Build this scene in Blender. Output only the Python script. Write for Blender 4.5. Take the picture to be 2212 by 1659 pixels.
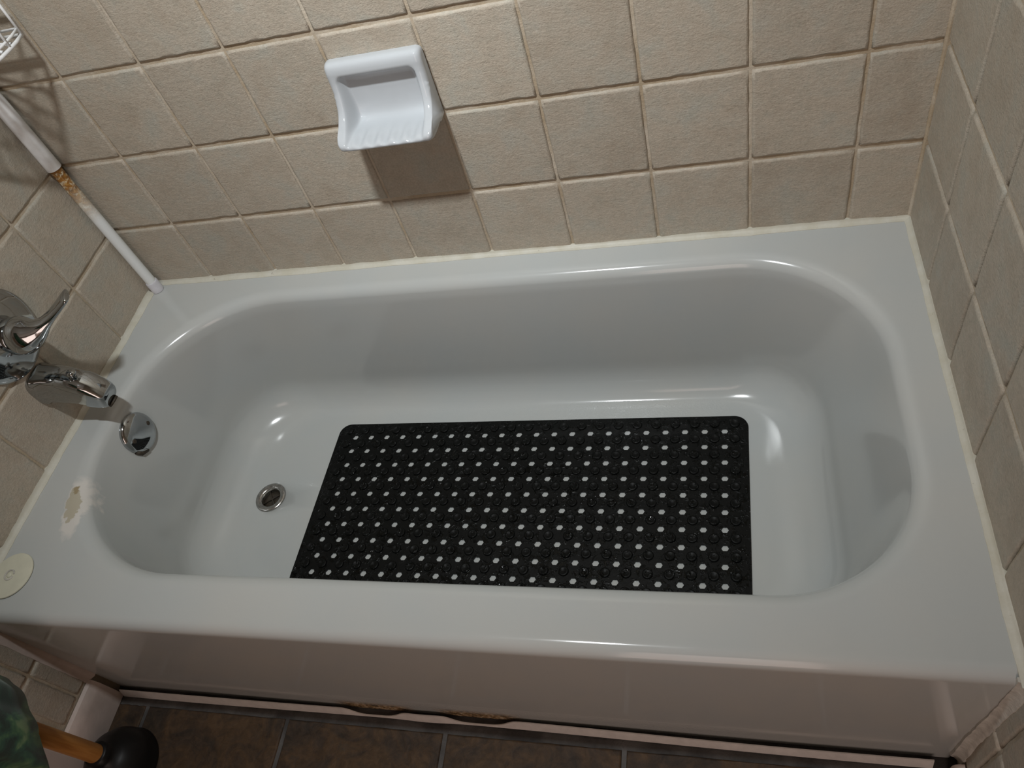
import bpy, bmesh, math, random
from mathutils import Matrix, Vector
random.seed(7)
C = bpy.context.scene.collection
for o in list(bpy.data.objects): bpy.data.objects.remove(o)

# ------------------------------------------------------------------ camera
FZ = 0.40                       # rim height above the floor
cam = bpy.data.cameras.new('camera'); co = bpy.data.objects.new('camera', cam); C.objects.link(co)
rgt = Vector((0.9624, 0.1328, -0.2370)); upv = Vector((0.0373, 0.7995, 0.5995)); bak = Vector((0.2691, -0.5858, 0.7645))
bak.normalize(); rgt = (rgt - bak * rgt.dot(bak)).normalized(); upv = bak.cross(rgt)
m = Matrix.Identity(4)
for i in range(3):
    m[i][0], m[i][1], m[i][2] = rgt[i], upv[i], bak[i]
m[0][3], m[1][3], m[2][3] = 1.2108, -1.0634, 0.9677 + FZ
co.matrix_world = m
cam.sensor_width = 36.0; cam.lens = 1633.99 * 36.0 / 2212.0
cam.clip_start = 0.01
bpy.context.scene.camera = co

# ------------------------------------------------------------------ world, lamps, exposure
w = bpy.data.worlds.new('world'); bpy.context.scene.world = w; w.use_nodes = True
w.node_tree.nodes['Background'].inputs[0].default_value = (0.5, 0.48, 0.45, 1)
w.node_tree.nodes['Background'].inputs[1].default_value = 0.02
vs = bpy.context.scene.view_settings
vs.view_transform = 'Standard'; vs.look = 'None'; vs.gamma = 1.0; vs.use_curve_mapping = False
vs.exposure = -0.15
LAMP = (0.78, -0.66, 1.58 + FZ)
def area(name, loc, size, energy, col, rot=(0, 0, 0), sy=None):
    l = bpy.data.lights.new(name, 'AREA'); l.energy = energy; l.color = col
    l.shape = 'RECTANGLE'; l.size = size; l.size_y = sy or size
    o = bpy.data.objects.new(name, l); C.objects.link(o); o.location = loc; o.rotation_euler = rot
    return o
kl = area('ceiling_light', LAMP, 0.10, 8.7, (0.94, 0.98, 1.0), (math.radians(29), 0, 0), 0.05); kl.data.spread = math.radians(110)
area('apron_fill_light', (1.16, -2.30, 0.95), 0.62, 8.2, (1.0, 0.78, 0.69), (math.radians(90), 0, 0), 1.7)   # added warm fill for the apron, unseen, outside the doorway gap

# ------------------------------------------------------------------ node helpers
class NT:
    def __init__(s, name):
        s.m = bpy.data.materials.new(name); s.m.use_nodes = True; s.t = s.m.node_tree; s.n = s.t.nodes
        s.b = s.n['Principled BSDF']
    def node(s, typ, **k):
        n = s.n.new(typ)
        for a, v in k.items():
            if isinstance(v, bpy.types.NodeSocket): s.t.links.new(v, n.inputs[a])
            elif a in n.inputs: n.inputs[a].default_value = v
            else: setattr(n, a, v)
        return n
    def link(s, a, b): s.t.links.new(a, b)
    def set(s, **k):
        for a, v in k.items():
            a = a.replace('_', ' ')
            if isinstance(v, bpy.types.NodeSocket): s.t.links.new(v, s.b.inputs[a])
            else: s.b.inputs[a].default_value = v
    def math(s, op, a, b=0.0, c=0.0):
        n = s.n.new('ShaderNodeMath'); n.operation = op
        for i, v in enumerate((a, b, c)):
            if isinstance(v, bpy.types.NodeSocket): s.t.links.new(v, n.inputs[i])
            else: n.inputs[i].default_value = v
        return n.outputs[0]
    def noise(s, vec, scale, detail=4.0, rough=0.6, dist=0.0):
        n = s.n.new('ShaderNodeTexNoise'); n.inputs['Scale'].default_value = scale
        n.inputs['Detail'].default_value = detail; n.inputs['Roughness'].default_value = rough; n.inputs['Distortion'].default_value = dist
        if vec is not None: s.t.links.new(vec, n.inputs['Vector'])
        return n.outputs[0]
    def ramp(s, fac, stops):
        n = s.n.new('ShaderNodeValToRGB'); e = n.color_ramp.elements
        while len(e) < len(stops): e.new(0.5)
        for q, (p, c) in zip(e, stops):
            q.position = p; q.color = (c, c, c, 1) if isinstance(c, (int, float)) else (*c, 1)
        s.t.links.new(fac, n.inputs[0]); return n.outputs[0]
    def mix(s, fac, a, b, mode='MIX'):
        n = s.n.new('ShaderNodeMix'); n.data_type = 'RGBA'; n.blend_type = mode
        for i, v in ((0, fac), (6, a), (7, b)):
            if isinstance(v, bpy.types.NodeSocket): s.t.links.new(v, n.inputs[i])
            elif i == 0: n.inputs[0].default_value = v
            else: n.inputs[i].default_value = (*v, 1)
        return n.outputs[2]
    def bump(s, h, strength, dist, normal=None):
        n = s.n.new('ShaderNodeBump'); n.inputs['Strength'].default_value = strength; n.inputs['Distance'].default_value = dist
        s.t.links.new(h, n.inputs['Height'])
        if normal is not None: s.t.links.new(normal, n.inputs['Normal'])
        return n.outputs[0]
    def pos(s): return s.n.new('ShaderNodeNewGeometry').outputs['Position']
    def objco(s): return s.n.new('ShaderNodeTexCoord').outputs['Object']
    def vmath(s, op, a, b):
        n = s.n.new('ShaderNodeVectorMath'); n.operation = op
        for i, v in enumerate((a, b)):
            if isinstance(v, bpy.types.NodeSocket): s.t.links.new(v, n.inputs[i])
            else: n.inputs[i].default_value = v
        return n.outputs[1] if op in ('LENGTH', 'DISTANCE', 'DOT_PRODUCT') else n.outputs[0]
    def sep(s, v):
        n = s.n.new('ShaderNodeSeparateXYZ'); s.t.links.new(v, n.inputs[0]); return n.outputs
    def rnd(s): return s.n.new('ShaderNodeObjectInfo').outputs['Random']

def smoothmask(t, d, r0, r1):      # 1 below r0, 0 above r1
    n = t.n.new('ShaderNodeMapRange'); n.inputs[1].default_value = r0; n.inputs[2].default_value = r1
    n.inputs[3].default_value = 1; n.inputs[4].default_value = 0; t.link(d, n.inputs[0]); return n.outputs[0]

def mat_tile():
    t = NT('rustic_wall_tile'); p = t.pos(); r = t.rnd()
    off = t.vmath('ADD', p, t.node('ShaderNodeCombineXYZ', X=t.math('MULTIPLY', r, 37.0), Y=t.math('MULTIPLY', r, 91.0)).outputs[0])
    big = t.noise(off, 16, 4, 0.6, 0.4)
    col = t.ramp(big, [(0.30, (0.40, 0.342, 0.270)), (0.52, (0.445, 0.392, 0.318)), (0.72, (0.41, 0.395, 0.338))])
    patch = t.noise(off, 55, 4, 0.6)
    col = t.mix(t.ramp(patch, [(0.45, 0.0), (0.75, 0.5)]), col, (0.365, 0.35, 0.29))
    fine = t.noise(off, 320, 6, 0.7)
    col = t.mix(0.45, col, t.ramp(fine, [(0.25, 0.55), (0.75, 1.35)]), 'MULTIPLY')
    v = t.math('ADD', t.math('MULTIPLY', r, 0.10), 0.94)
    col = t.mix(1.0, col, t.node('ShaderNodeCombineXYZ', X=v, Y=v, Z=v).outputs[0], 'MULTIPLY')
    t.set(Base_Color=col, Roughness=t.ramp(patch, [(0.3, 0.42), (0.7, 0.6)]))
    t.b.inputs['Specular IOR Level'].default_value = 0.35
    mp = t.node('ShaderNodeMapping'); t.link(off, mp.inputs[0]); mp.inputs['Scale'].default_value = (0.75, 0.75, 1.3)
    h = t.math('ADD', t.math('MULTIPLY', t.noise(mp.outputs[0], 130, 6, 0.65, 0.3), 0.7), t.math('MULTIPLY', t.noise(mp.outputs[0], 420, 4, 0.65), 0.45))
    t.set(Normal=t.bump(h, 0.6, 0.0030)); return t.m

def mat_grout(name, c0, c1):
    t = NT(name); p = t.pos()
    n = t.noise(p, 9, 4, 0.6); f = t.noise(p, 220, 4, 0.7)
    col = t.mix(t.ramp(n, [(0.42, 0.0), (0.62, 1.0)]), c0, c1)
    t.set(Base_Color=t.mix(0.3, col, t.ramp(f, [(0.2, 0.6), (0.8, 1.3)]), 'MULTIPLY'), Roughness=0.9)
    t.set(Normal=t.bump(f, 0.6, 0.002)); return t.m

def mat_floor_tile():
    t = NT('slate_floor_tile'); p = t.pos(); r = t.rnd()
    off = t.vmath('ADD', p, t.node('ShaderNodeCombineXYZ', X=t.math('MULTIPLY', r, 23.0), Y=t.math('MULTIPLY', r, 57.0)).outputs[0])
    a = t.noise(off, 14, 6, 0.65, 1.2); b = t.noise(off, 60, 5, 0.65, 0.6)
    col = t.ramp(a, [(0.28, (0.027, 0.023, 0.019)), (0.45, (0.055, 0.038, 0.026)), (0.60, (0.085, 0.052, 0.028)), (0.78, (0.052, 0.044, 0.036))])
    col = t.mix(0.6, col, t.ramp(b, [(0.3, 0.45), (0.7, 1.4)]), 'MULTIPLY')
    t.set(Base_Color=col, Roughness=0.6); t.b.inputs['Specular IOR Level'].default_value = 0.2
    t.set(Normal=t.bump(t.math('ADD', a, t.math('MULTIPLY', b, 0.4)), 0.5, 0.004)); return t.m

def simple(name, col, rough=0.5, metal=0.0, nscale=40, namp=0.15, bump=0.0, spec=0.5, **k):
    t = NT(name); p = t.pos(); n = t.noise(p, nscale, 4, 0.6)
    c = t.mix(1.0, col, t.ramp(n, [(0.25, 1 - namp), (0.75, 1 + namp)]), 'MULTIPLY')
    t.set(Base_Color=c, Roughness=rough, Metallic=metal); t.b.inputs['Specular IOR Level'].default_value = spec
    if bump: t.set(Normal=t.bump(n, 0.5, bump))
    for a, v in k.items(): t.b.inputs[a.replace('_', ' ')].default_value = v
    return t.m

def mat_enamel():
    t = NT('bathtub_enamel'); p = t.pos(); x, y, z = t.sep(p)
    n = t.noise(p, 6, 3, 0.5)
    col = t.mix(t.ramp(n, [(0.3, 0.0), (0.7, 1.0)]), (0.465, 0.49, 0.485), (0.49, 0.50, 0.48))
    wob = t.vmath('SUBTRACT', t.node('ShaderNodeTexNoise', Vector=p, Scale=70.0, Detail=3.0).outputs[1], (0.5, 0.5, 0.5))
    pw = t.vmath('ADD', p, t.vmath('MULTIPLY', wob, (0.026, 0.026, 0.0)))
    def ell(cx, cy, sx, sy, ang):
        q = t.vmath('SUBTRACT', pw, (cx, cy, FZ)); mp = t.node('ShaderNodeMapping'); t.link(q, mp.inputs[0])
        mp.vector_type = 'TEXTURE'; mp.inputs['Rotation'].default_value = (0, 0, ang); mp.inputs['Scale'].default_value = (sx, sy, 1.0)
        q2 = t.vmath('MULTIPLY', mp.outputs[0], (1, 1, 0.0)); return t.vmath('LENGTH', q2, (0, 0, 0))
    # repaired white patch, the chipped cream spot in it and a small brown nick
    high = t.math('GREATER_THAN', z, FZ - 0.05)
    col = t.mix(t.math('MULTIPLY', smoothmask(t, ell(0.100, -0.556, 0.020, 0.062, 0.30), 0.85, 1.15), high), col, (0.64, 0.62, 0.58))
    col = t.mix(t.math('MULTIPLY', smoothmask(t, ell(0.093, -0.553, 0.0135, 0.037, 0.32), 0.93, 1.03), high), col, (0.46, 0.425, 0.335))
    col = t.mix(t.math('MULTIPLY', smoothmask(t, ell(0.085, -0.524, 0.005, 0.009, 0.1), 0.7, 1.1), high), col, (0.33, 0.27, 0.17))
    # rust and dirt low on the apron where the strip has peeled
    low = smoothmask(t, z, 0.022, 0.046)
    for cx, hw in ((0.575, 0.085), (0.775, 0.085)):
        mk = t.math('MULTIPLY', low, smoothmask(t, t.math('ABSOLUTE', t.math('SUBTRACT', x, cx)), hw * 0.6, hw))
        rs = t.ramp(t.noise(p, 110, 5, 0.7), [(0.38, (0.10, 0.07, 0.04)), (0.52, (0.42, 0.28, 0.14)), (0.68, (0.75, 0.66, 0.52))])
        col = t.mix(mk, col, rs)
    t.set(Base_Color=col, Roughness=t.ramp(t.noise(p, 11, 3, 0.5), [(0.3, 0.10), (0.75, 0.17)]))
    t.b.inputs['Specular IOR Level'].default_value = 0.5
    # moulded anti-slip texture on the floor of the basin
    fl = t.math('MULTIPLY', smoothmask(t, z, FZ - 0.329, FZ - 0.326), smoothmask(t, t.math('ABSOLUTE', t.math('SUBTRACT', x, 0.85)), 0.36, 0.40))
    h = t.math('MULTIPLY', t.noise(p, 260, 2, 0.5, 0.5), fl)
    t.set(Normal=t.bump(h, 0.35, 0.0012)); return t.m

def mat_pole():
    t = NT('white_pole_paint'); p = t.pos(); z = t.sep(p)[2]
    n = t.noise(p, 75, 6, 0.7, 0.6); n2 = t.noise(p, 150, 4, 0.6)
    # rust is heaviest under the joint and fades downwards
    d = t.math('SUBTRACT', FZ + 0.328, z)
    fade = smoothmask(t, d, 0.035, 0.125); below = t.math('GREATER_THAN', d, -0.003)
    k = t.math('MULTIPLY', t.math('MULTIPLY', t.ramp(n, [(0.36, 0.0), (0.50, 1.0)]), fade), below)
    ring = t.math('MULTIPLY', smoothmask(t, t.math('ABSOLUTE', t.math('SUBTRACT', d, 0.0015)), 0.002, 0.006), below)
    rust = t.ramp(n2, [(0.3, (0.09, 0.035, 0.008)), (0.55, (0.30, 0.13, 0.02)), (0.75, (0.50, 0.32, 0.10))])
    cream = t.mix(t.math('MULTIPLY', fade, below), (0.74, 0.77, 0.77), (0.74, 0.68, 0.50))
    t.set(Base_Color=t.mix(t.math('MAXIMUM', k, ring), cream, rust), Roughness=0.35); return t.m

def mat_rubber():
    t = NT('black_rubber'); p = t.pos()
    drop = t.noise(p, 75, 3, 0.6, 1.0)
    wet = t.ramp(drop, [(0.52, 0.0), (0.60, 1.0)])
    t.set(Base_Color=(0.0030, 0.0034, 0.0030, 1), Roughness=t.ramp(wet, [(0.0, 0.45), (1.0, 0.10)]))
    t.b.inputs['Specular IOR Level'].default_value = 0.16
    t.set(Normal=t.bump(t.math('ADD', t.math('MULTIPLY', wet, 0.8), t.math('MULTIPLY', t.noise(p, 130, 3), 0.5)), 0.5, 0.0016)); return t.m

def mat_cloth():
    t = NT('green_patterned_cloth'); p = t.pos()
    a = t.noise(p, 20, 3, 0.55, 1.0)
    col = t.ramp(a, [(0.40, (0.010, 0.030, 0.022)), (0.50, (0.020, 0.075, 0.048)), (0.57, (0.045, 0.13, 0.06)), (0.66, (0.13, 0.22, 0.11))])
    wv = t.noise(p, 900, 2); t.set(Base_Color=col, Roughness=0.9)
    t.b.inputs['Sheen Weight'].default_value = 0.2
    t.set(Normal=t.bump(wv, 0.4, 0.001)); return t.m

def mat_wood():
    t = NT('varnished_wood'); p = t.objco(); mp = t.node('ShaderNodeMapping'); t.link(p, mp.inputs[0]); mp.inputs['Scale'].default_value = (1, 1, 0.08)
    n = t.noise(mp.outputs[0], 160, 4, 0.6)
    t.set(Base_Color=t.ramp(n, [(0.3, (0.36, 0.15, 0.035)), (0.7, (0.52, 0.25, 0.07))]), Roughness=0.4); return t.m

def mat_caulk():
    t = NT('cream_caulk'); p = t.pos(); n = t.noise(p, 28, 5, 0.65); m2 = t.noise(p, 75, 5, 0.7)
    col = t.ramp(n, [(0.35, (0.52, 0.50, 0.41)), (0.65, (0.58, 0.57, 0.50))])
    col = t.mix(t.ramp(m2, [(0.66, 0.0), (0.74, 0.8)]), col, (0.16, 0.12, 0.08))
    t.set(Base_Color=col, Roughness=0.55, Normal=t.bump(n, 0.4, 0.003)); return t.m

M = dict(tile=mat_tile(), grout=mat_grout('wall_grout', (0.40, 0.32, 0.22), (0.52, 0.46, 0.37)),
         fgrout=mat_grout('floor_grout', (0.12, 0.115, 0.11), (0.05, 0.047, 0.045)), ftile=mat_floor_tile(),
         enamel=mat_enamel(), pole=mat_pole(), rubber=mat_rubber(), cloth=mat_cloth(), wood=mat_wood(), caulk=mat_caulk(),
         chrome=simple('chrome', (0.44, 0.46, 0.47), 0.07, 1.0, 30, 0.08), oldchrome=simple('worn_chrome', (0.42, 0.41, 0.39), 0.22, 1.0, 140, 0.35, 0.001),
         dark=simple('dark_grime', (0.035, 0.026, 0.016), 0.6, 0, 160, 0.6, 0.002),
         porcelain=simple('white_porcelain', (0.46, 0.485, 0.505), 0.08, 0, 20, 0.02),
         wire=simple('white_wire', (0.78, 0.79, 0.79), 0.35), cap=simple('grey_rubber_cap', (0.62, 0.62, 0.66), 0.5),
         bisque=simple('cream_rubber', (0.62, 0.61, 0.49), 0.45, 0, 50, 0.06), whitepl=simple('white_plastic', (0.72, 0.70, 0.70), 0.18, 0, 20, 0.03),
         strip=simple('white_vinyl', (0.72, 0.69, 0.66), 0.35, 0, 60, 0.10), blackpl=simple('black_rubber_cup', (0.006, 0.006, 0.006), 0.4, 0, 40, 0.1, 0, 0.3),
         base=simple('baseboard_tile', (0.60, 0.51, 0.46), 0.4, 0, 30, 0.10, 0.002), paint=simple('beige_pink_paint', (0.62, 0.50, 0.45), 0.6, 0, 8, 0.05),
         ceil=simple('white_paint', (0.78, 0.77, 0.75), 0.7, 0, 8, 0.03), silicone=simple('grey_silicone', (0.52, 0.50, 0.45), 0.45, 0, 60, 0.25, 0.004),
         lamp=simple('lamp_glass', (0.8, 0.8, 0.78), 0.3))

# ------------------------------------------------------------------ mesh helpers
def obj(name, verts, faces, mat, parent=None, smooth=False):
    me = bpy.data.meshes.new(name); me.from_pydata([tuple(v) for v in verts], [], faces); me.validate()
    bm = bmesh.new(); bm.from_mesh(me); bmesh.ops.recalc_face_normals(bm, faces=bm.faces); bm.to_mesh(me); bm.free()
    if mat: me.materials.append(mat)
    if smooth:
        for f in me.polygons: f.use_smooth = True
    o = bpy.data.objects.new(name, me); C.objects.link(o)
    if parent: o.parent = parent
    return o
def tag(o, label=None, cat=None, group=None, kind=None):
    if label: o['label'] = label
    if cat: o['category'] = cat
    if group: o['group'] = group
    if kind: o['kind'] = kind
    return o
def empty(name, loc):
    o = bpy.data.objects.new(name, None); C.objects.link(o); o.location = loc; o.empty_display_size = 0.05; return o
def sharp(o, ang=40):
    me = o.data; bm = bmesh.new(); bm.from_mesh(me)
    for e in bm.edges:
        if len(e.link_faces) == 2: e.smooth = e.calc_face_angle(0) < math.radians(ang)
    bm.to_mesh(me); bm.free()
    for f in me.polygons: f.use_smooth = True
    return o
def box(x0, x1, y0, y1, z0, z1):
    v = [(x, y, z) for x in (x0, x1) for y in (y0, y1) for z in (z0, z1)]
    f = [(0, 1, 3, 2), (4, 6, 7, 5), (0, 4, 5, 1), (2, 3, 7, 6), (0, 2, 6, 4), (1, 5, 7, 3)]
    return v, f
def loft(rings, closed=True, caps=(True, True)):
    n = len(rings[0]); v = [p for r in rings for p in r]; f = []
    for i in range(len(rings) - 1):
        for j in range(n if closed else n - 1):
            k = (j + 1) % n; f.append((i * n + j, i * n + k, (i + 1) * n + k, (i + 1) * n + j))
    if caps[0]: f.append(tuple(range(n - 1, -1, -1)))
    if caps[1]: f.append(tuple(range((len(rings) - 1) * n, len(rings) * n)))
    return v, f
def frame_rings(path, radii, seg=14, flat=None, up=(0, 0, 1)):
    P = [Vector(p) for p in path]; R = []
    for i, p in enumerate(P):
        d = (P[min(i + 1, len(P) - 1)] - P[max(i - 1, 0)]).normalized(); u = Vector(up)
        if abs(d.dot(u)) > 0.95: u = Vector((1, 0, 0))
        a = d.cross(u).normalized(); b = a.cross(d)
        ra = radii[i] if not isinstance(radii, (int, float)) else radii
        rb = ra * (flat[i] if flat else 1)
        R.append([p + a * ra * math.cos(2 * math.pi * k / seg) + b * rb * math.sin(2 * math.pi * k / seg) for k in range(seg)])
    return R
def tube(path, r, seg=8): return loft(frame_rings(path, r, seg))
def lathe(prof, seg=40, axis=Vector((0, 0, 1)), org=Vector((0, 0, 0))):
    axis = Vector(axis).normalized(); u = Vector((0, 1, 0)) if abs(axis.y) < 0.9 else Vector((1, 0, 0))
    a = axis.cross(u).normalized(); b = axis.cross(a); org = Vector(org)
    R = [[org + axis * h + (a * math.cos(2 * math.pi * k / seg) + b * math.sin(2 * math.pi * k / seg)) * max(r, 1e-5) for k in range(seg)] for r, h in prof]
    return loft(R)
def join(*parts):
    V, F = [], []
    for v, f in parts:
        n = len(V); V += list(v); F += [tuple(i + n for i in q) for q in f]
    return V, F

# ------------------------------------------------------------------ room shell
W, D = 1.524, 0.762
P, RP = 0.1598, 0.1622
GD = 0.0036                                    # how far the grout lies behind the tile faces
YF, ZC = -2.15, 2.20
def struct(name, vf, mat, label=None):
    o = obj(name, *vf, mat); o['kind'] = 'structure'
    if label: o['label'] = label
    return o
wall_back = struct('wall_back', box(-0.10, W + 0.10, GD, 0.12, 0, ZC), M['grout'], 'tan rustic square tile wall behind the bathtub')
wall_left = struct('wall_left', box(-0.12, -GD, YF, 0.0045, 0, ZC), M['grout'], 'tan tile wall that carries the faucet')
wall_right = struct('wall_right', box(W + GD, W + 0.12, YF, 0.0045, 0, ZC), M['grout'], 'tan tile wall at the sloping end of the bathtub')
wall_front = struct('wall_front', join(box(-0.12, 0.81, YF - 0.1, YF, 0, ZC), box(1.50, W + 0.12, YF - 0.1, YF, 0, ZC), box(0.81, 1.50, YF - 0.1, YF, 1.95, ZC)), M['paint'], 'plain painted wall facing the bathtub')  # doorway gap added to let the apron fill light in
floor = struct('floor', box(-0.12, W + 0.12, YF, 0.0, -0.08, -0.003), M['fgrout'], 'dark brown slate tile floor')
ceiling = struct('ceiling', box(-0.12, W + 0.12, YF - 0.1, 0.12, ZC, ZC + 0.1), M['ceil'], 'white painted ceiling')

tile_cache = {}
def tile_mesh(wd, ht, var, mat, t=GD + 0.002, bev=0.0042, seg=12):
    key = (round(wd, 3), round(ht, 3), var, mat.name)
    if key in tile_cache: return tile_cache[key]
    rd = random.Random(hash(key[:3]) & 0xffff)
    def loop(ins, amp, z):
        pts = []
        x, y = wd / 2 - ins, ht / 2 - ins
        for (ax, ay), (bx, by) in (((-x, -y), (x, -y)), ((x, -y), (x, y)), ((x, y), (-x, y)), ((-x, y), (-x, -y))):
            for i in range(seg):
                f = i / seg; j = rd.uniform(-amp, amp) if i else rd.uniform(-amp, 0) * 0.5
                nx, ny = (0, 1) if ay == by else (1, 0)
                sx, sy = (math.copysign(1, ay) * ny, 0) if False else (0, 0)
                pts.append((ax + (bx - ax) * f + nx * j, ay + (by - ay) * f + ny * j, z))
        return pts
    rings = [loop(0, 0.0004, -t), loop(0, 0.0006, -bev * 0.75), loop(bev * 0.45, 0.0009, -bev * 0.2), loop(bev, 0.0015, 0.0)]
    v, f = loft(rings, caps=(False, True))
    me = bpy.data.meshes.new('tile'); me.from_pydata(v, [], f)
    bm = bmesh.new(); bm.from_mesh(me); bmesh.ops.recalc_face_normals(bm, faces=bm.faces)
    if sum(q.normal.z * q.calc_area() for q in bm.faces) < 0: bmesh.ops.reverse_faces(bm, faces=bm.faces)
    bm.to_mesh(me); bm.free()
    for q in me.polygons: q.use_smooth = len(q.vertices) == 4
    me.materials.append(mat); tile_cache[key] = me; return me
GAP, GAPV = 0.0046, 0.0074        # upright joints are narrower than the level ones
def lay(parent, us, vs, to_world, mat, gap=GAP, gapv=GAPV, skip=None, names='tile', **k):
    for i in range(len(us) - 1):
        for j in range(len(vs) - 1):
            a, b = sorted((us[i], us[i + 1])); c, d = sorted((vs[j], vs[j + 1]))
            if skip and skip(a, b, c, d): continue
            if b - a < 0.015 or d - c < 0.015: continue
            me = tile_mesh(b - a - gap, d - c - gapv, random.randrange(4), mat, **k)
            o = bpy.data.objects.new(names, me); C.objects.link(o); o.parent = parent
            mm = to_world((a + b) / 2, (c + d) / 2).copy()
            mm = mm @ Matrix.Rotation(random.uniform(-0.004, 0.004), 4, 'X') @ Matrix.Rotation(random.uniform(-0.004, 0.004), 4, 'Y')
            o.matrix_world = mm
def basis(x, y, z, o): return Matrix(((x[0], y[0], z[0], o[0]), (x[1], y[1], z[1], o[1]), (x[2], y[2], z[2], o[2]), (0, 0, 0, 1)))
R1 = FZ + 0.1531
rows_up = [R1 + RP * k for k in range(0, 11)]
c0 = 0.1477
cols = [-0.0015] + [c0 + P * i for i in range(9)] + [W + 0.0022]
lay(wall_back, cols, [FZ - 0.02] + rows_up, lambda u, v: basis((1, 0, 0), (0, 0, 1), (0, -1, 0), (u, 0, v)), M['tile'])
ly = [0.0015] + [-(0.1644 + P * i) for i in range(5)] + [-0.858]
lay(wall_left, ly, [0.098, R1 - 2 * RP, R1 - RP] + rows_up, lambda u, v: basis((0, -1, 0), (0, 0, -1), (1, 0, 0), (0, u, v)), M['tile'],
    skip=lambda a, b, c, d: d < FZ + 0.0 and a > -0.70)
ry = [0.0015] + [-(0.157 + P * i) for i in range(9)]
lay(wall_right, ry, [0.058, R1 - 2 * RP, R1 - RP] + rows_up, lambda u, v: basis((0, 1, 0), (0, 0, -1), (-1, 0, 0), (W, u, v)), M['tile'],
    skip=lambda a, b, c, d: d < FZ + 0.0 and a > -0.70)
fx = [-0.0] + [0.080 + 0.3165 * i for i in range(5)] + [W]
fy = [-0.785 - 0.3165 * i for i in range(5)] + [YF]
lay(floor, fx, fy, lambda u, v: basis((1, 0, 0), (0, 1, 0), (0, 0, 1), (u, v, 0)), M['ftile'], gap=0.0085, gapv=0.0085, t=0.004, bev=0.003)

# painted wall beyond the tiles, white casing at the end of the faucet wall
def baseboard(name, x0, x1, ya, yb, h, label):
    root = empty(name, ((x0 + x1) / 2, (ya + yb) / 2, 0)); root['kind'] = 'structure'; root['label'] = label
    y = ya
    while y > yb + 0.02:
        y2 = max(y - 0.158, yb); s = 1 if x0 < 0.5 else -1
        xi = x0 if s > 0 else x1
        prof = [(0, 0), (0.013, 0), (0.0135, h * 0.72), (0.0115, h * 0.88), (0.007, h * 0.97), (0, h)]
        ra = [(xi + s * a, y - 0.0025, b) for a, b in prof]; rb = [(xi + s * a, y2 + 0.0025, b) for a, b in prof]
        v, f = loft([ra, rb]); o = obj('tile', v, f, M['base']); o.parent = root; o.matrix_parent_inverse = Matrix.Translation(-root.location)
        sharp(o, 35); y = y2
baseboard('baseboard_left', 0.0, 0.02, -0.768, -0.885, 0.095, 'pinkish bullnose base tiles along the faucet wall')
baseboard('baseboard_right', W - 0.02, W, -0.775, YF, 0.055, 'low greyish base tiles along the right tile wall')
struct('trim_1', box(-0.004, 0.018, -1.02, -0.888, 0.0, 2.1), M['whitepl'], 'white casing strip ending the tiles on the faucet wall')

# ------------------------------------------------------------------ bathtub
def rrect(x0, x1, y0, y1, rr, z, na=22, ns=10):
    """points round a rectangle; rr = radii back-left, back-right, front-right, front-left (y0 back, y1 front)"""
    bl, br, fr, fl = rr; pts = []
    cs = [((x0 + bl, y0 - bl), bl, 180, 90), ((x1 - br, y0 - br), br, 90, 0), ((x1 - fr, y1 + fr), fr, 0, -90), ((x0 + fl, y1 + fl), fl, -90, -180)]
    for k, ((cx, cy), r, a0, a1) in enumerate(cs):
        arc = [(cx + r * math.cos(math.radians(a0 + (a1 - a0) * i / na)), cy + r * math.sin(math.radians(a0 + (a1 - a0) * i / na)), z) for i in range(na + 1)]
        pts += arc
        (nx, ny), nr, b0, _ = cs[(k + 1) % 4]
        q = (nx + nr * math.cos(math.radians(b0)), ny + nr * math.sin(math.radians(b0)), z); a = arc[-1]
        pts += [tuple(a[m] + (q[m] - a[m]) * i / ns for m in range(3)) for i in range(1, ns)]
    return pts
def lerp(a, b, t): return a + (b - a) * t
rings = []
e = 0.002
def outer(ins, z): rings.append(rrect(e + ins * 0.15, W - e - ins * 0.15, -e - ins * 0.15, -D + ins, (0.006, 0.006, 0.006 + ins * 0.1, 0.006 + ins * 0.1), z))
outer(0.004, 0.0); outer(0.004, 0.05); outer(0.002, 0.2); outer(0.0, FZ - 0.05); outer(0.0, FZ - 0.022)
RR = 0.018
for k in range(7):
    a = math.radians(15 * k); outer(RR * (1 - math.cos(a)), FZ - RR + RR * math.sin(a))
outer(RR + 0.004, FZ)
TOP = dict(x0=0.055, x1=1.474, y0=-0.051, y1=-0.690, rr=(0.27, 0.235, 0.205, 0.275))
def inner(d, z, rr=None):
    x0, x1, y0, y1 = d; rings.append(rrect(x0, x1, y0, y1, rr, z))
t = TOP
inner((t['x0'] - 0.004, t['x1'] + 0.004, t['y0'] + 0.004, t['y1'] - 0.004), FZ, tuple(q + 0.004 for q in t['rr']))
R2 = 0.024
for k in range(0, 8):
    a = math.radians(11 * k); s = R2 * math.sin(a); z = FZ - R2 * (1 - math.cos(a))
    inner((t['x0'] + s, t['x1'] - s, t['y0'] - s, t['y1'] + s), z, tuple(q - s * 0.6 for q in t['rr']))
top2 = (t['x0'] + s, t['x1'] - s, t['y0'] - s, t['y1'] + s); z2 = z; rr2 = tuple(q - s * 0.6 for q in t['rr'])
ZB = FZ - 0.330
low = (0.120, 1.392, -0.090, -0.630); rr3 = (0.16, 0.14, 0.13, 0.17); z3 = ZB + 0.085
N = 10
for k in range(1, N + 1):
    f = k / N
    dd = tuple(lerp(a, b, f) for a, b in zip(top2, low)); r_ = tuple(lerp(a, b, f) for a, b in zip(rr2, rr3)); inner(dd, lerp(z2, z3, f), r_)
def fil(fx0, fx1, fy0, fy1, z, rs): inner((low[0] + fx0, low[1] - fx1, low[2] - fy0, low[3] + fy1), z, tuple(q - rs for q in rr3))
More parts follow.
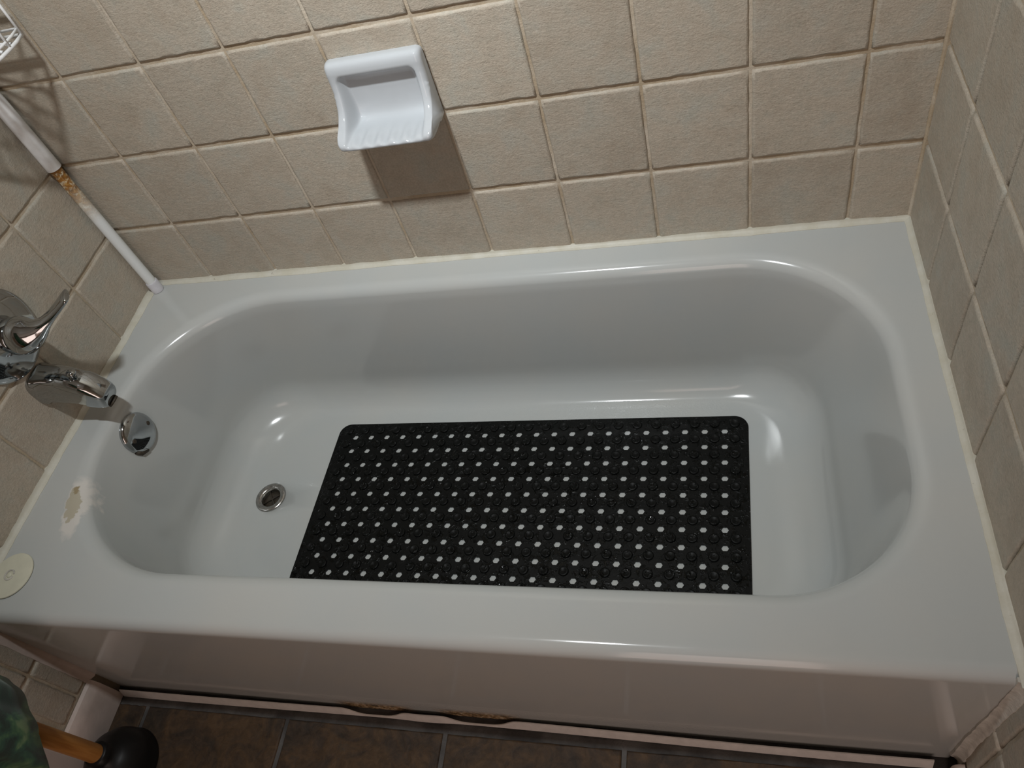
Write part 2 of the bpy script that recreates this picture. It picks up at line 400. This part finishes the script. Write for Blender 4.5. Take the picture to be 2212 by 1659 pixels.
for k in range(1, 11):
    a = math.radians(9 * k); s = math.sin(a) ; c = 1 - math.cos(a)
    # quarter ellipse blending wall into floor (c grows inwards, s drops)
    fil(0.088 * c, 0.100 * c, 0.054 * c, 0.054 * c, z3 - 0.085 * s, 0.03 * c)
fil(0.092, 0.104, 0.058, 0.058, ZB, 0.03)
last = rings[-1]; DX, DY, DR = 0.242, -0.358, 0.031
for f in (0.5, 0.9, 1.0):
    ring = []
    for (x, y, z) in last:
        a = math.atan2(y - DY, x - DX); q = (DX + DR * math.cos(a), DY + DR * math.sin(a))
        ring.append((lerp(x, q[0], f), lerp(y, q[1], f), ZB))
    rings.append(ring)
rings.append([(DX + (x - DX) * 0.93, DY + (y - DY) * 0.93, ZB - 0.006) for (x, y, z) in rings[-1]])
rings.append([(DX + (x - DX) * 0.9, DY + (y - DY) * 0.9, ZB - 0.03) for (x, y, z) in rings[-1]])
tub = obj('bathtub', *loft(rings, caps=(False, True)), M['enamel'], smooth=True)
tag(tub, 'white enamel alcove bathtub with rounded basin and plain front apron', 'bathtub')
# drain
dv = lathe([(0.020, -0.012), (0.0215, 0.000), (0.024, 0.0022), (0.030, 0.0032), (0.0345, 0.0022), (0.0355, 0.0002), (0.031, -0.004), (0.021, -0.012)], 48, (0, 0, 1), (DX, DY, ZB))
dr = obj('drain_ring', dv[0], [f for f in dv[1] if len(f) == 4], M['oldchrome'], tub, True); dr['label'] = 'worn chrome drain ring'
plug = lathe([(0.0206, 0.0), (0.0205, 0.0015), (0.012, 0.0035), (0.004, 0.0015), (0.0, 0.001)], 32, (0, 0, 1), (DX, DY, ZB - 0.013))
o = obj('drain_opening', *plug, M['dark'], tub, True); o['label'] = 'dark rusty drain opening'
for k in range(2):
    a = 0.6 + k * math.pi / 2
    bar = tube([(DX - 0.021 * math.cos(a), DY - 0.021 * math.sin(a), ZB - 0.007), (DX + 0.021 * math.cos(a), DY + 0.021 * math.sin(a), ZB - 0.007)], 0.0016)
    obj('drain_crossbar', *bar, M['dark'], tub, True)
# overflow plate
on = Vector((0.985, 0.0, 0.17)); oc = Vector((0.0880, -0.3600, FZ - 0.062))
ov = obj('overflow_plate', *lathe([(0.032, -0.012), (0.0400, -0.006), (0.0412, 0.002), (0.039, 0.006), (0.033, 0.0085), (0.022, 0.0112), (0.008, 0.012), (0, 0.012)], 48, on, oc), M['chrome'], tub, True)
ov['label'] = 'round chrome overflow plate'
upd = on.cross(Vector((0, 1, 0))).normalized(); upd = upd if upd.z > 0 else -upd
Yv = Vector((0, 1, 0))
for q in (Yv * 0.024 - upd * 0.004, Yv * -0.024 + upd * 0.004):
    obj('screw', *lathe([(0.0045, -0.004), (0.0045, 0.0012), (0.003, 0.002), (0, 0.002)], 16, on, oc + q + on * 0.0098), M['dark'], ov, True)
sd = (-upd - Yv * 1.1).normalized(); st = sd.cross(on)
sl = [oc + on * 0.002 + sd * 0.0365 + st * d for d in (-0.013, 0.013)]
obj('overflow_slot', *tube([sl[0], (sl[0] + sl[1]) / 2 + sd * 0.005, sl[1]], 0.0052, 10), M['dark'], ov, True)

# ------------------------------------------------------------------ caulk and strips (trim)
def bead(name, a, b, n_out, n_up, wd, ht, mat, label, jit=0.0025, step=0.012, seed=1):
    rd = random.Random(seed); a, b = Vector(a), Vector(b); L = (b - a).length; K = max(2, int(L / step)); u, v = Vector(n_out), Vector(n_up); R = []
    jw = jh = 0
    for i in range(K + 1):
        jw = jw * 0.85 + rd.uniform(-jit, jit) * 0.35; jh = jh * 0.85 + rd.uniform(-jit, jit) * 0.35
        p = a + (b - a) * i / K; w_, h_ = max(wd + jw, 0.003), max(ht + jh, 0.003)
        R.append([p - u * 0.004 - v * 0.002, p + u * w_ - v * 0.002, p + u * w_ + v * 0.0008, p + u * w_ * 0.55 + v * h_ * 0.30, p + u * w_ * 0.22 + v * h_ * 0.62, p + u * 0.0012 + v * h_, p - u * 0.004 + v * h_])
    o = obj(name, *loft(R), mat, smooth=True); o['kind'] = 'structure'; o['label'] = label; sharp(o, 60); return o
bead('trim_2', (0.01, 0, FZ), (W - 0.002, 0, FZ), (0, -1, 0), (0, 0, 1), 0.010, 0.007, M['caulk'], 'cream caulk bead along the back of the bathtub rim', seed=3)
bead('trim_3', (0, -0.03, FZ), (0, -0.762, FZ), (1, 0, 0), (0, 0, 1), 0.011, 0.008, M['caulk'], 'cream caulk bead between faucet wall and bathtub rim', seed=5)
bead('trim_4', (W, -0.002, FZ), (W, -0.770, FZ), (-1, 0, 0), (0, 0, 1), 0.010, 0.006, M['caulk'], 'cream caulk bead between right wall and bathtub rim', seed=8, jit=0.0015)
bead('trim_5', (0, -D, 0.09), (0, -D, FZ - 0.01), (0, -1, 0), (1, 0, 0), 0.016, 0.008, M['base'], 'pinkish caulk joint between apron and faucet wall', seed=9)
bead('trim_6', (W, -D, 0.035), (W, -D, FZ), (0, -1, 0), (-1, 0, 0), 0.012, 0.012, M['silicone'], 'rough grey silicone joint between apron and right wall', seed=12, jit=0.003)
bead('trim_8', (W, 0, FZ + 0.004), (W, 0, ZC - 0.02), (-1, 0, 0), (0, -1, 0), 0.0042, 0.0042, M['grout'], 'thin grout line in the corner of back and right wall', jit=0.0006, seed=14)
# peeling strip along the foot of the apron
R = []; K = 240
for i in range(K + 1):
    x = lerp(0.016, 1.492, i / K)
    dip = max(math.exp(-((x - 0.575) / 0.045) ** 4), math.exp(-((x - 0.775) / 0.05) ** 4))
    h = lerp(0.021 + 0.002 * math.sin(x * 9), 0.0055, dip); out = 0.0065 + 0.002 * math.sin(x * 5 + 1) + 0.002 * math.exp(-((x - 0.675) / 0.05) ** 2)
    y = -D + 0.002; yf = y - out - 0.007; yt = y - lerp(out + 0.001, out + 0.0055, dip); h = lerp(h, 0.0028, dip)
    R.append([(x, yf + 0.004, 0.0), (x, yf, 0.0), (x, yf + 0.0004, 0.0022), (x, yt, h), (x, yt + 0.0018, h)])
o = obj('trim_7', *loft(R), M['strip'], smooth=True); sharp(o, 35); tag(o, 'white vinyl strip peeling off the foot of the apron', kind='structure')

# ------------------------------------------------------------------ soap dish
def soap_dish():
    x0, x1 = c0 + 3 * P - 0.001, c0 + 4 * P + 0.002; zt, zb = FZ + 0.4345, FZ + 0.316
    Wd = x1 - x0
    def cr(pts, n):                      # Catmull-Rom
        out = []
        for i in range(len(pts) - 1):
            p0, p1, p2, p3 = pts[max(i - 1, 0)], pts[i], pts[i + 1], pts[min(i + 2, len(pts) - 1)]
            for k in range(n):
                t = k / n
                out.append(tuple(0.5 * (2 * p1[m] + (p2[m] - p0[m]) * t + (2 * p0[m] - 5 * p1[m] + 4 * p2[m] - p3[m]) * t * t + (3 * p1[m] - p0[m] - 3 * p2[m] + p3[m]) * t ** 3) for m in range(2)))
        out.append(pts[-1]); return out
    H = zt - zb
    # (depth from wall, height above bottom): frame at the sides / hollow in the middle, matching knots
    O = [(0, H), (0.012, H), (0.019, H - 0.004), (0.022, H - 0.013), (0.0225, H - 0.024), (0.0235, H - 0.035), (0.027, 0.068), (0.038, 0.044), (0.058, 0.028), (0.078, 0.019), (0.084, 0.012), (0.080, 0.004), (0.062, 0.000), (0.030, 0.0), (0, 0.0)]
    I = [(0, H), (0.012, H), (0.019, H - 0.004), (0.022, H - 0.013), (0.0205, H - 0.021), (0.0075, H - 0.029), (0.0050, 0.066), (0.0060, 0.030), (0.018, 0.0165), (0.055, 0.0150), (0.081, 0.0115), (0.081, 0.004), (0.062, 0.000), (0.030, 0.0), (0, 0.0)]
    n = 6; Oc, Ic = cr(O, n), cr(I, n); L = len(Oc)
    us = [0, 0.0008, 0.0025, 0.0055, 0.009] + [0.012 + k * 0.0016 for k in range(8)] ; mid = []
    a = us[-1] + 0.002
    while a < Wd - us[-1] - 0.001: mid.append(a); a += 0.0022
    us = us + mid + [Wd - q for q in reversed(us)]
    rings = []
    for u in us:
        d = min(u, Wd - u)
        w = min(max((d - 0.012) / 0.013, 0), 1); w = w * w * (3 - 2 * w)
        rr = 0.009; k = 1.0 if d >= rr else math.sqrt(max(0, 1 - ((rr - d) / rr) ** 2))
        ring = []
        for s in range(L):
            dd, hh = lerp(Oc[s][0], Ic[s][0], w), lerp(Oc[s][1], Ic[s][1], w)
            sec = s / n
            if 8.2 < sec < 10.8 and w > 0.3:
                bell = math.sin(math.pi * (sec - 8.2) / 2.6) ** 2
                hh += 0.0020 * w * bell * math.cos((u - Wd / 2) / 0.0225 * 2 * math.pi + math.pi)
            # rounded side edges
            dd2 = max(dd - 0.009 * (1 - k), 0) if dd > 0.002 else dd
            hh2 = hh - 0.007 * (1 - k) if hh > H * 0.6 else hh + (0.004 * (1 - k) if dd > 0.03 else 0)
            ring.append((x0 + u, -dd2 - 0.0002, zb + hh2))
        rings.append(ring)
    v, f = loft(rings)
    o = obj('soap_dish', v, f, M['porcelain'], smooth=True); sharp(o, 70)
    tag(o, 'white porcelain soap dish set in the tan tile wall above the bathtub', 'soap dish'); return o
soap_dish()

# ------------------------------------------------------------------ bath mat
mat0 = empty('bath_mat', (0.807, -0.366, ZB))
tag(mat0, 'black rubber bath mat with rows of hexagonal holes on the bathtub floor', 'bath mat')
NX, NY = 22, 10; PX, PY = 0.03820, 0.0356
def matpt(i, j):                 # hole-grid coordinate -> world; (0,0) back-left hole
    return (0.4073 + PX * i - 0.0010 * j, -0.2066 - PY * j - 0.00012 * i)
TH = 0.0042; zt = ZB + TH
def mat_mesh():
    V, F = [], []; idx = {}
    def vert(key, x, y, z):
        if key not in idx: idx[key] = len(V); V.append((x - 0.807, y + 0.366, z - ZB))
        return idx[key]
    def cv(i, j, top): x, y = matpt(i - 0.5, j - 0.5); return vert(('c', i, j, top), x, y, zt if top else ZB + 0.0006)
    hr = 0.0072
    for i in range(NX):
        for j in range(NY):
            cx, cy = matpt(i, j)
            for top in (1, 0):
                h = [vert(('h', i, j, k, top), cx + hr * math.cos(math.radians(60 * k)), cy + hr * 0.92 * math.sin(math.radians(60 * k)), zt if top else ZB + 0.0006) for k in range(6)]
                TL, TR, BL, BR = cv(i, j, top), cv(i + 1, j, top), cv(i, j + 1, top), cv(i + 1, j + 1, top)
                F.extend([(TL, TR, h[1], h[2]), (TR, BR, h[5], h[0], h[1]), (BR, BL, h[4], h[5]), (BL, TL, h[2], h[3], h[4])])
            for k in range(6):
                F.append(tuple(idx[('h', i, j, q, tp)] for q, tp in ((k, 1), ((k + 1) % 6, 1), ((k + 1) % 6, 0), (k, 0))))
    # border with rounded corners
    loopk = [(i, 0) for i in range(NX + 1)] + [(NX, j) for j in range(1, NY + 1)] + [(i, NY) for i in range(NX - 1, -1, -1)] + [(0, j) for j in range(NY - 1, 0, -1)]
    mx, my = 0.0255, 0.0185; cr_ = 0.026
    def outpts(i, j):
        x, y = matpt(i - 0.5, j - 0.5); c = i in (0, NX) and j in (0, NY)
        ox = -mx if i == 0 else mx if i == NX else 0; oy = my if j == 0 else -my if j == NY else 0
        if not c: return [(x + ox, y + oy)]
        sx, sy = math.copysign(1, ox), math.copysign(1, oy); ccx, ccy = x + ox - sx * cr_, y + oy - sy * cr_
        a0 = math.atan2(sy, 0) if (i, j) in ((NX, 0), (0, NY)) else math.atan2(0, sx)
        a0 = {(0, 0): math.pi, (NX, 0): math.pi / 2, (NX, NY): 0.0, (0, NY): -math.pi / 2}[(i, j)]
        return [(ccx + cr_ * math.cos(a0 - k * math.pi / 16), ccy + cr_ * math.sin(a0 - k * math.pi / 16)) for k in range(9)]
    for top in (1, 0):
        z = zt if top else ZB + 0.0006; prev = None; first = None
        allp = []
        for (i, j) in loopk + [loopk[0]]:
            c = cv(i, j, top)
            op = [vert(('o', i, j, k, top), x, y, z - (0.0012 if top else 0)) for k, (x, y) in enumerate(outpts(i, j))]
            if prev: F.append((prev[0], c, op[0], prev[1][-1]))
            if len(op) > 1 and not (prev and (i, j) == loopk[0]):
                for k in range(8): F.append((c, op[k], op[k + 1]))
            prev = (c, op)
            if not ((i, j) == loopk[0] and allp): allp += op
        if top: topl = allp
        else: botl = allp
    n = len(topl)
    for k in range(n): F.append((topl[k], topl[(k + 1) % n], botl[(k + 1) % n], botl[k]))
    return V, F
mb = obj('mat_sheet', *mat_mesh(), M['rubber'], mat0)
cupv = lathe([(0.0100, 0.0), (0.0094, 0.0020), (0.0080, 0.0030), (0.0062, 0.0028), (0.0045, 0.0020), (0.0, 0.0017)], 14)
cup_me = None
for i in range(NX + 1):
    for j in range(NY + 1):
        x, y = matpt(i - 0.5, j - 0.5)
        if cup_me is None:
            o = obj('suction_cup', *cupv, M['rubber'], mat0, True); cup_me = o.data
        else:
            o = bpy.data.objects.new('suction_cup', cup_me); C.objects.link(o); o.parent = mat0
        o.location = (x - 0.807, y + 0.366, TH - 0.0002); o.rotation_euler = (random.uniform(-.05, .05), random.uniform(-.05, .05), random.uniform(0, 6))

# ------------------------------------------------------------------ spout
sp = empty('tub_spout', (0, -0.358, FZ + 0.115)); tag(sp, 'chrome bathtub spout on the tile wall over the overflow plate', 'tub spout')
def sect(x, hw, zt_, zb_, tilt=0.0, n=28, pw=3.4):
    cz, hz = (zt_ + zb_) / 2, (zt_ - zb_) / 2; out = []
    for k in range(n):
        a = 2 * math.pi * k / n; c, s = math.cos(a), math.sin(a)
        yy = hw * math.copysign(abs(c) ** (2 / pw), c); zz = hz * math.copysign(abs(s) ** (2 / pw), s)
        out.append((x + tilt * zz / hz, -0.0 + yy, cz + zz - 0.115))
    return out
body = loft([sect(0.0003, 0.0335, 0.138, 0.070), sect(0.008, 0.0335, 0.138, 0.070), sect(0.012, 0.0305, 0.135, 0.072), sect(0.030, 0.0290, 0.136, 0.068, 0.0), sect(0.055, 0.0270, 0.131, 0.062, 0.004), sect(0.078, 0.0255, 0.119, 0.054, 0.008), sect(0.086, 0.0250, 0.113, 0.051, 0.009)])
b_ = sharp(obj('spout_body', *body, M['chrome'], sp), 50)
nose = loft([sect(0.0855, 0.0266, 0.1145, 0.050, 0.0095), sect(0.094, 0.0260, 0.106, 0.047, 0.011), sect(0.105, 0.0240, 0.091, 0.044, 0.011), sect(0.114, 0.0215, 0.079, 0.043, 0.009), sect(0.117, 0.019, 0.072, 0.044, 0.007)])
o = sharp(obj('spout_nose', *nose, M['chrome'], sp), 50)
o = obj('spout_opening', *lathe([(0.012, 0), (0.012, 0.004), (0, 0.004)], 20, (0.55, 0, -0.83), (0.1085, 0, 0.044 - 0.115)), M['dark'], sp, True)
kn = Vector((0.079, 0.0, 0.118 - 0.115))
o = obj('diverter_knob', *lathe([(0.0040, -0.004), (0.0040, 0.007), (0.0075, 0.008), (0.0085, 0.013), (0.0065, 0.0165), (0, 0.017)], 20, (0.45, 0, 0.9), kn), M['chrome'], sp, True)

# ------------------------------------------------------------------ valve with lever handle
vz = FZ + 0.225; vy = -0.347
va = empty('shower_valve', (0, vy, vz)); tag(va, 'chrome shower valve with round wall plate and lever handle', 'shower valve')
es = obj('escutcheon', *lathe([(0.084, 0.0003), (0.084, 0.004), (0.080, 0.0085), (0.070, 0.012), (0.050, 0.0155), (0.036, 0.017), (0.033, 0.022), (0.030, 0.030), (0, 0.030)], 64, (1, 0, 0)), M['chrome'], va); sharp(es, 35)
path = [(0.028, 0, 0), (0.034, 0, 0), (0.045, 0.0005, -0.002), (0.058, 0.002, -0.003), (0.072, 0.006, -0.003), (0.085, 0.012, 0.000), (0.098, 0.021, 0.006), (0.112, 0.031, 0.013), (0.126, 0.0405, 0.021), (0.139, 0.049, 0.029), (0.146, 0.053, 0.0335), (0.147, 0.0535, 0.034)]
rad = [0.026, 0.031, 0.034, 0.0335, 0.028, 0.020, 0.0145, 0.0130, 0.0145, 0.0165, 0.0172, 0.013]
fl = [1, 1, 1, 1, 0.95, 0.85, 0.7, 0.6, 0.5, 0.42, 0.34, 0.28]
hd = obj('lever_handle', *loft(frame_rings(path, rad, 28, fl)), M['chrome'], va, True)
cp = obj('index_cap', *lathe([(0.0045, -0.003), (0.0045, 0.0008), (0.003, 0.0014), (0, 0.0014)], 16, (0.75, -0.55, 0.2), (0.080, -0.006, 0.001)), M['dark'], hd, True)

# ------------------------------------------------------------------ pole caddy in the corner
pc = empty('corner_pole_caddy', (0.0175, -0.0225, FZ)); tag(pc, 'white corner tension pole with rusty joint carrying a wire basket', 'shower caddy')
px, py = 0.0175, -0.0225
def child(o, par): o.parent = par; o.matrix_parent_inverse = Matrix.Translation(-par.location); return o
o = child(obj('lower_pole', *lathe([(0.0112, 0.012), (0.0112, 0.345)], 28, (0, 0, 1), (px, py, FZ)), M['pole'], smooth=True), pc); sharp(o); o['label'] = 'thin lower pole stained with rust'
o = child(obj('upper_pole', *lathe([(0.0118, 0.329), (0.0142, 0.329), (0.0142, ZC - FZ - 0.006)], 28, (0, 0, 1), (px, py, FZ)), M['wire'], smooth=True), pc); sharp(o)
o = child(obj('rubber_foot', *lathe([(0.0130, 0.001), (0.0132, 0.004), (0.0132, 0.026), (0.0122, 0.028)], 28, (0, 0, 1), (px, py, FZ)), M['cap'], smooth=True), pc); sharp(o)
def basket(zb_, zt_, parent):
    bz, tz = FZ + zb_, FZ + zt_; wr = 0.0024
    A, B = (0.182, -0.042), (0.036, -0.225)           # ends along the two walls
    cor = (0.040, -0.040)
    mid = (0.215, -0.215)
    def front(s): return tuple((1 - s) ** 2 * A[k] + 2 * s * (1 - s) * mid[k] + s * s * B[k] for k in (0, 1))
    parts = []
    for z, r in ((tz, 0.0034), (bz, 0.0030), (bz + 0.010, 0.0022)):
        pts = [cor, A] + [front(s / 14) for s in range(1, 14)] + [B, cor]
        parts.append(tube([(x, y, z) for x, y in pts], r, 8))
    rail = child(obj('basket_rail', *join(*parts), M['wire'], smooth=True), parent)
    up = [tube([(x, y, tz), (x, y, bz)], wr, 6) for x, y in [A, B, cor] + [front(s / 8) for s in range(1, 8)]]
    child(obj('basket_upright', *join(*up), M['wire'], smooth=True), parent)
    for s in range(1, 12):
        x, y = front(s / 12); child(obj('basket_wire', *tube([(px + 0.012, py - 0.012, bz), (x, y, bz)], wr, 6), M['wire'], smooth=True), parent)
basket(0.575, 0.648, pc)

# ------------------------------------------------------------------ rubber plug on the rim
bp = empty('bath_plug', (0.046, -0.688, FZ)); tag(bp, 'flat cream rubber drain stopper lying on the bathtub rim corner', 'drain stopper')
o = obj('plug_disc', *lathe([(0.0395, 0.0006), (0.0405, 0.0018), (0.0400, 0.0034), (0.037, 0.0042), (0.022, 0.0048), (0.010, 0.0050), (0, 0.0050)], 56), M['bisque'], bp, True); sharp(o, 50)
ringp = [(0.0085 * math.cos(k * math.pi / 14), 0.0085 * math.sin(k * math.pi / 14), 0.0052) for k in range(1, 28)]
obj('plug_ring', *tube(ringp, 0.0015, 8), M['silicone'], bp, True)
obj('plug_nub', *lathe([(0.0055, 0.004), (0.0050, 0.0062), (0.003, 0.0072), (0, 0.0074)], 20), M['bisque'], bp, True)

# ------------------------------------------------------------------ plunger, bin and cloth in the near corner
pl = empty('plunger', (0.088, -0.896, 0)); tag(pl, 'plunger with black rubber cup and wooden handle on the slate floor', 'plunger')
o = obj('rubber_cup', *lathe([(0.058, 0.0006), (0.0645, 0.001), (0.066, 0.006), (0.0640, 0.010), (0.0635, 0.022), (0.060, 0.040), (0.050, 0.058), (0.036, 0.070), (0.026, 0.075), (0.023, 0.082), (0.022, 0.094), (0.019, 0.096)], 48), M['blackpl'], pl, True)
o = obj('handle', *lathe([(0.0150, 0.080), (0.0160, 0.0945), (0.0163, 0.098), (0.0160, 0.13), (0.0155, 0.44), (0.013, 0.446), (0.0, 0.447)], 28), M['wood'], pl, True)
# ------------------------------------------------------------------ shower curtain gathered at the faucet end, and its rod
cl_r = []; K = 150; RODZ = 2.02
hem = [(0, -0.05), (60, 0.0), (90, 0.0), (115, -0.05), (135, -0.10), (158, -0.14), (180, -0.165), (225, -0.187), (270, -0.20), (320, -0.12), (360, -0.05)]
def hemz(d):
    for (a0, z0), (a1, z1) in zip(hem, hem[1:]):
        if a0 <= d <= a1: return lerp(z0, z1, (d - a0) / (a1 - a0))
for lv in range(26):
    f = lv / 25; ring = []
    for k in range(K):
        a = 2 * math.pi * k / K; d = math.degrees(a)
        zb_ = FZ + hemz(d) + 0.036; z = lerp(zb_, RODZ - 0.03, f ** 1.15)
        fold = (0.03 + 0.06 * min(1, f * 3)) * math.sin(a * 9 + 0.6 + 0.5 * math.sin(f * 6)) + 0.03 * math.sin(a * 5 + 2 + 2 * f)
        r = 0.060 * (1 + fold); wide = 1 + 0.5 * f
        ring.append((0.172 + r * math.cos(a) * wide + 0.02 * f, -0.917 + r * math.sin(a) * (1 - 0.35 * f), z))
    cl_r.append(ring)
o = obj('shower_curtain', *loft(cl_r, caps=(False, False)), M['cloth'], smooth=True)
md = o.modifiers.new('thickness', 'SOLIDIFY'); md.thickness = 0.0012
tag(o, 'dark green shower curtain with paler blotches bunched beside the plunger', 'shower curtain')
o = obj('curtain_rod', *tube([(0.0, -0.917, RODZ), (W, -0.917, RODZ)], 0.0125, 20), M['chrome'], smooth=True); sharp(o)
tag(o, 'chrome rod across the alcove holding the green shower curtain', 'curtain rod')

# ------------------------------------------------------------------ ceiling lamp body around the light
lm = empty('ceiling_lamp', (LAMP[0], LAMP[1], ZC)); tag(lm, 'small white ceiling spotlight aimed at the tiles behind the bathtub', 'lamp')
o = obj('lamp_canopy', *lathe([(0.0, -0.001), (0.07, -0.001), (0.075, -0.02), (0.02, -0.03), (0.012, -0.035), (0.012, -0.15), (0.0, -0.15)], 40), M['ceil'], lm, True); sharp(o)
hdv = lathe([(0.030, 0.075), (0.040, 0.07), (0.048, 0.05), (0.062, 0.012), (0.064, 0.004), (0.060, 0.004), (0.044, 0.05), (0.030, 0.065)], 40, (0, -math.sin(math.radians(33)), math.cos(math.radians(33))), (0, 0, LAMP[2] - ZC))
o = obj('lamp_shade', hdv[0], [f for f in hdv[1] if len(f) == 4], M['ceil'], lm, True); sharp(o)
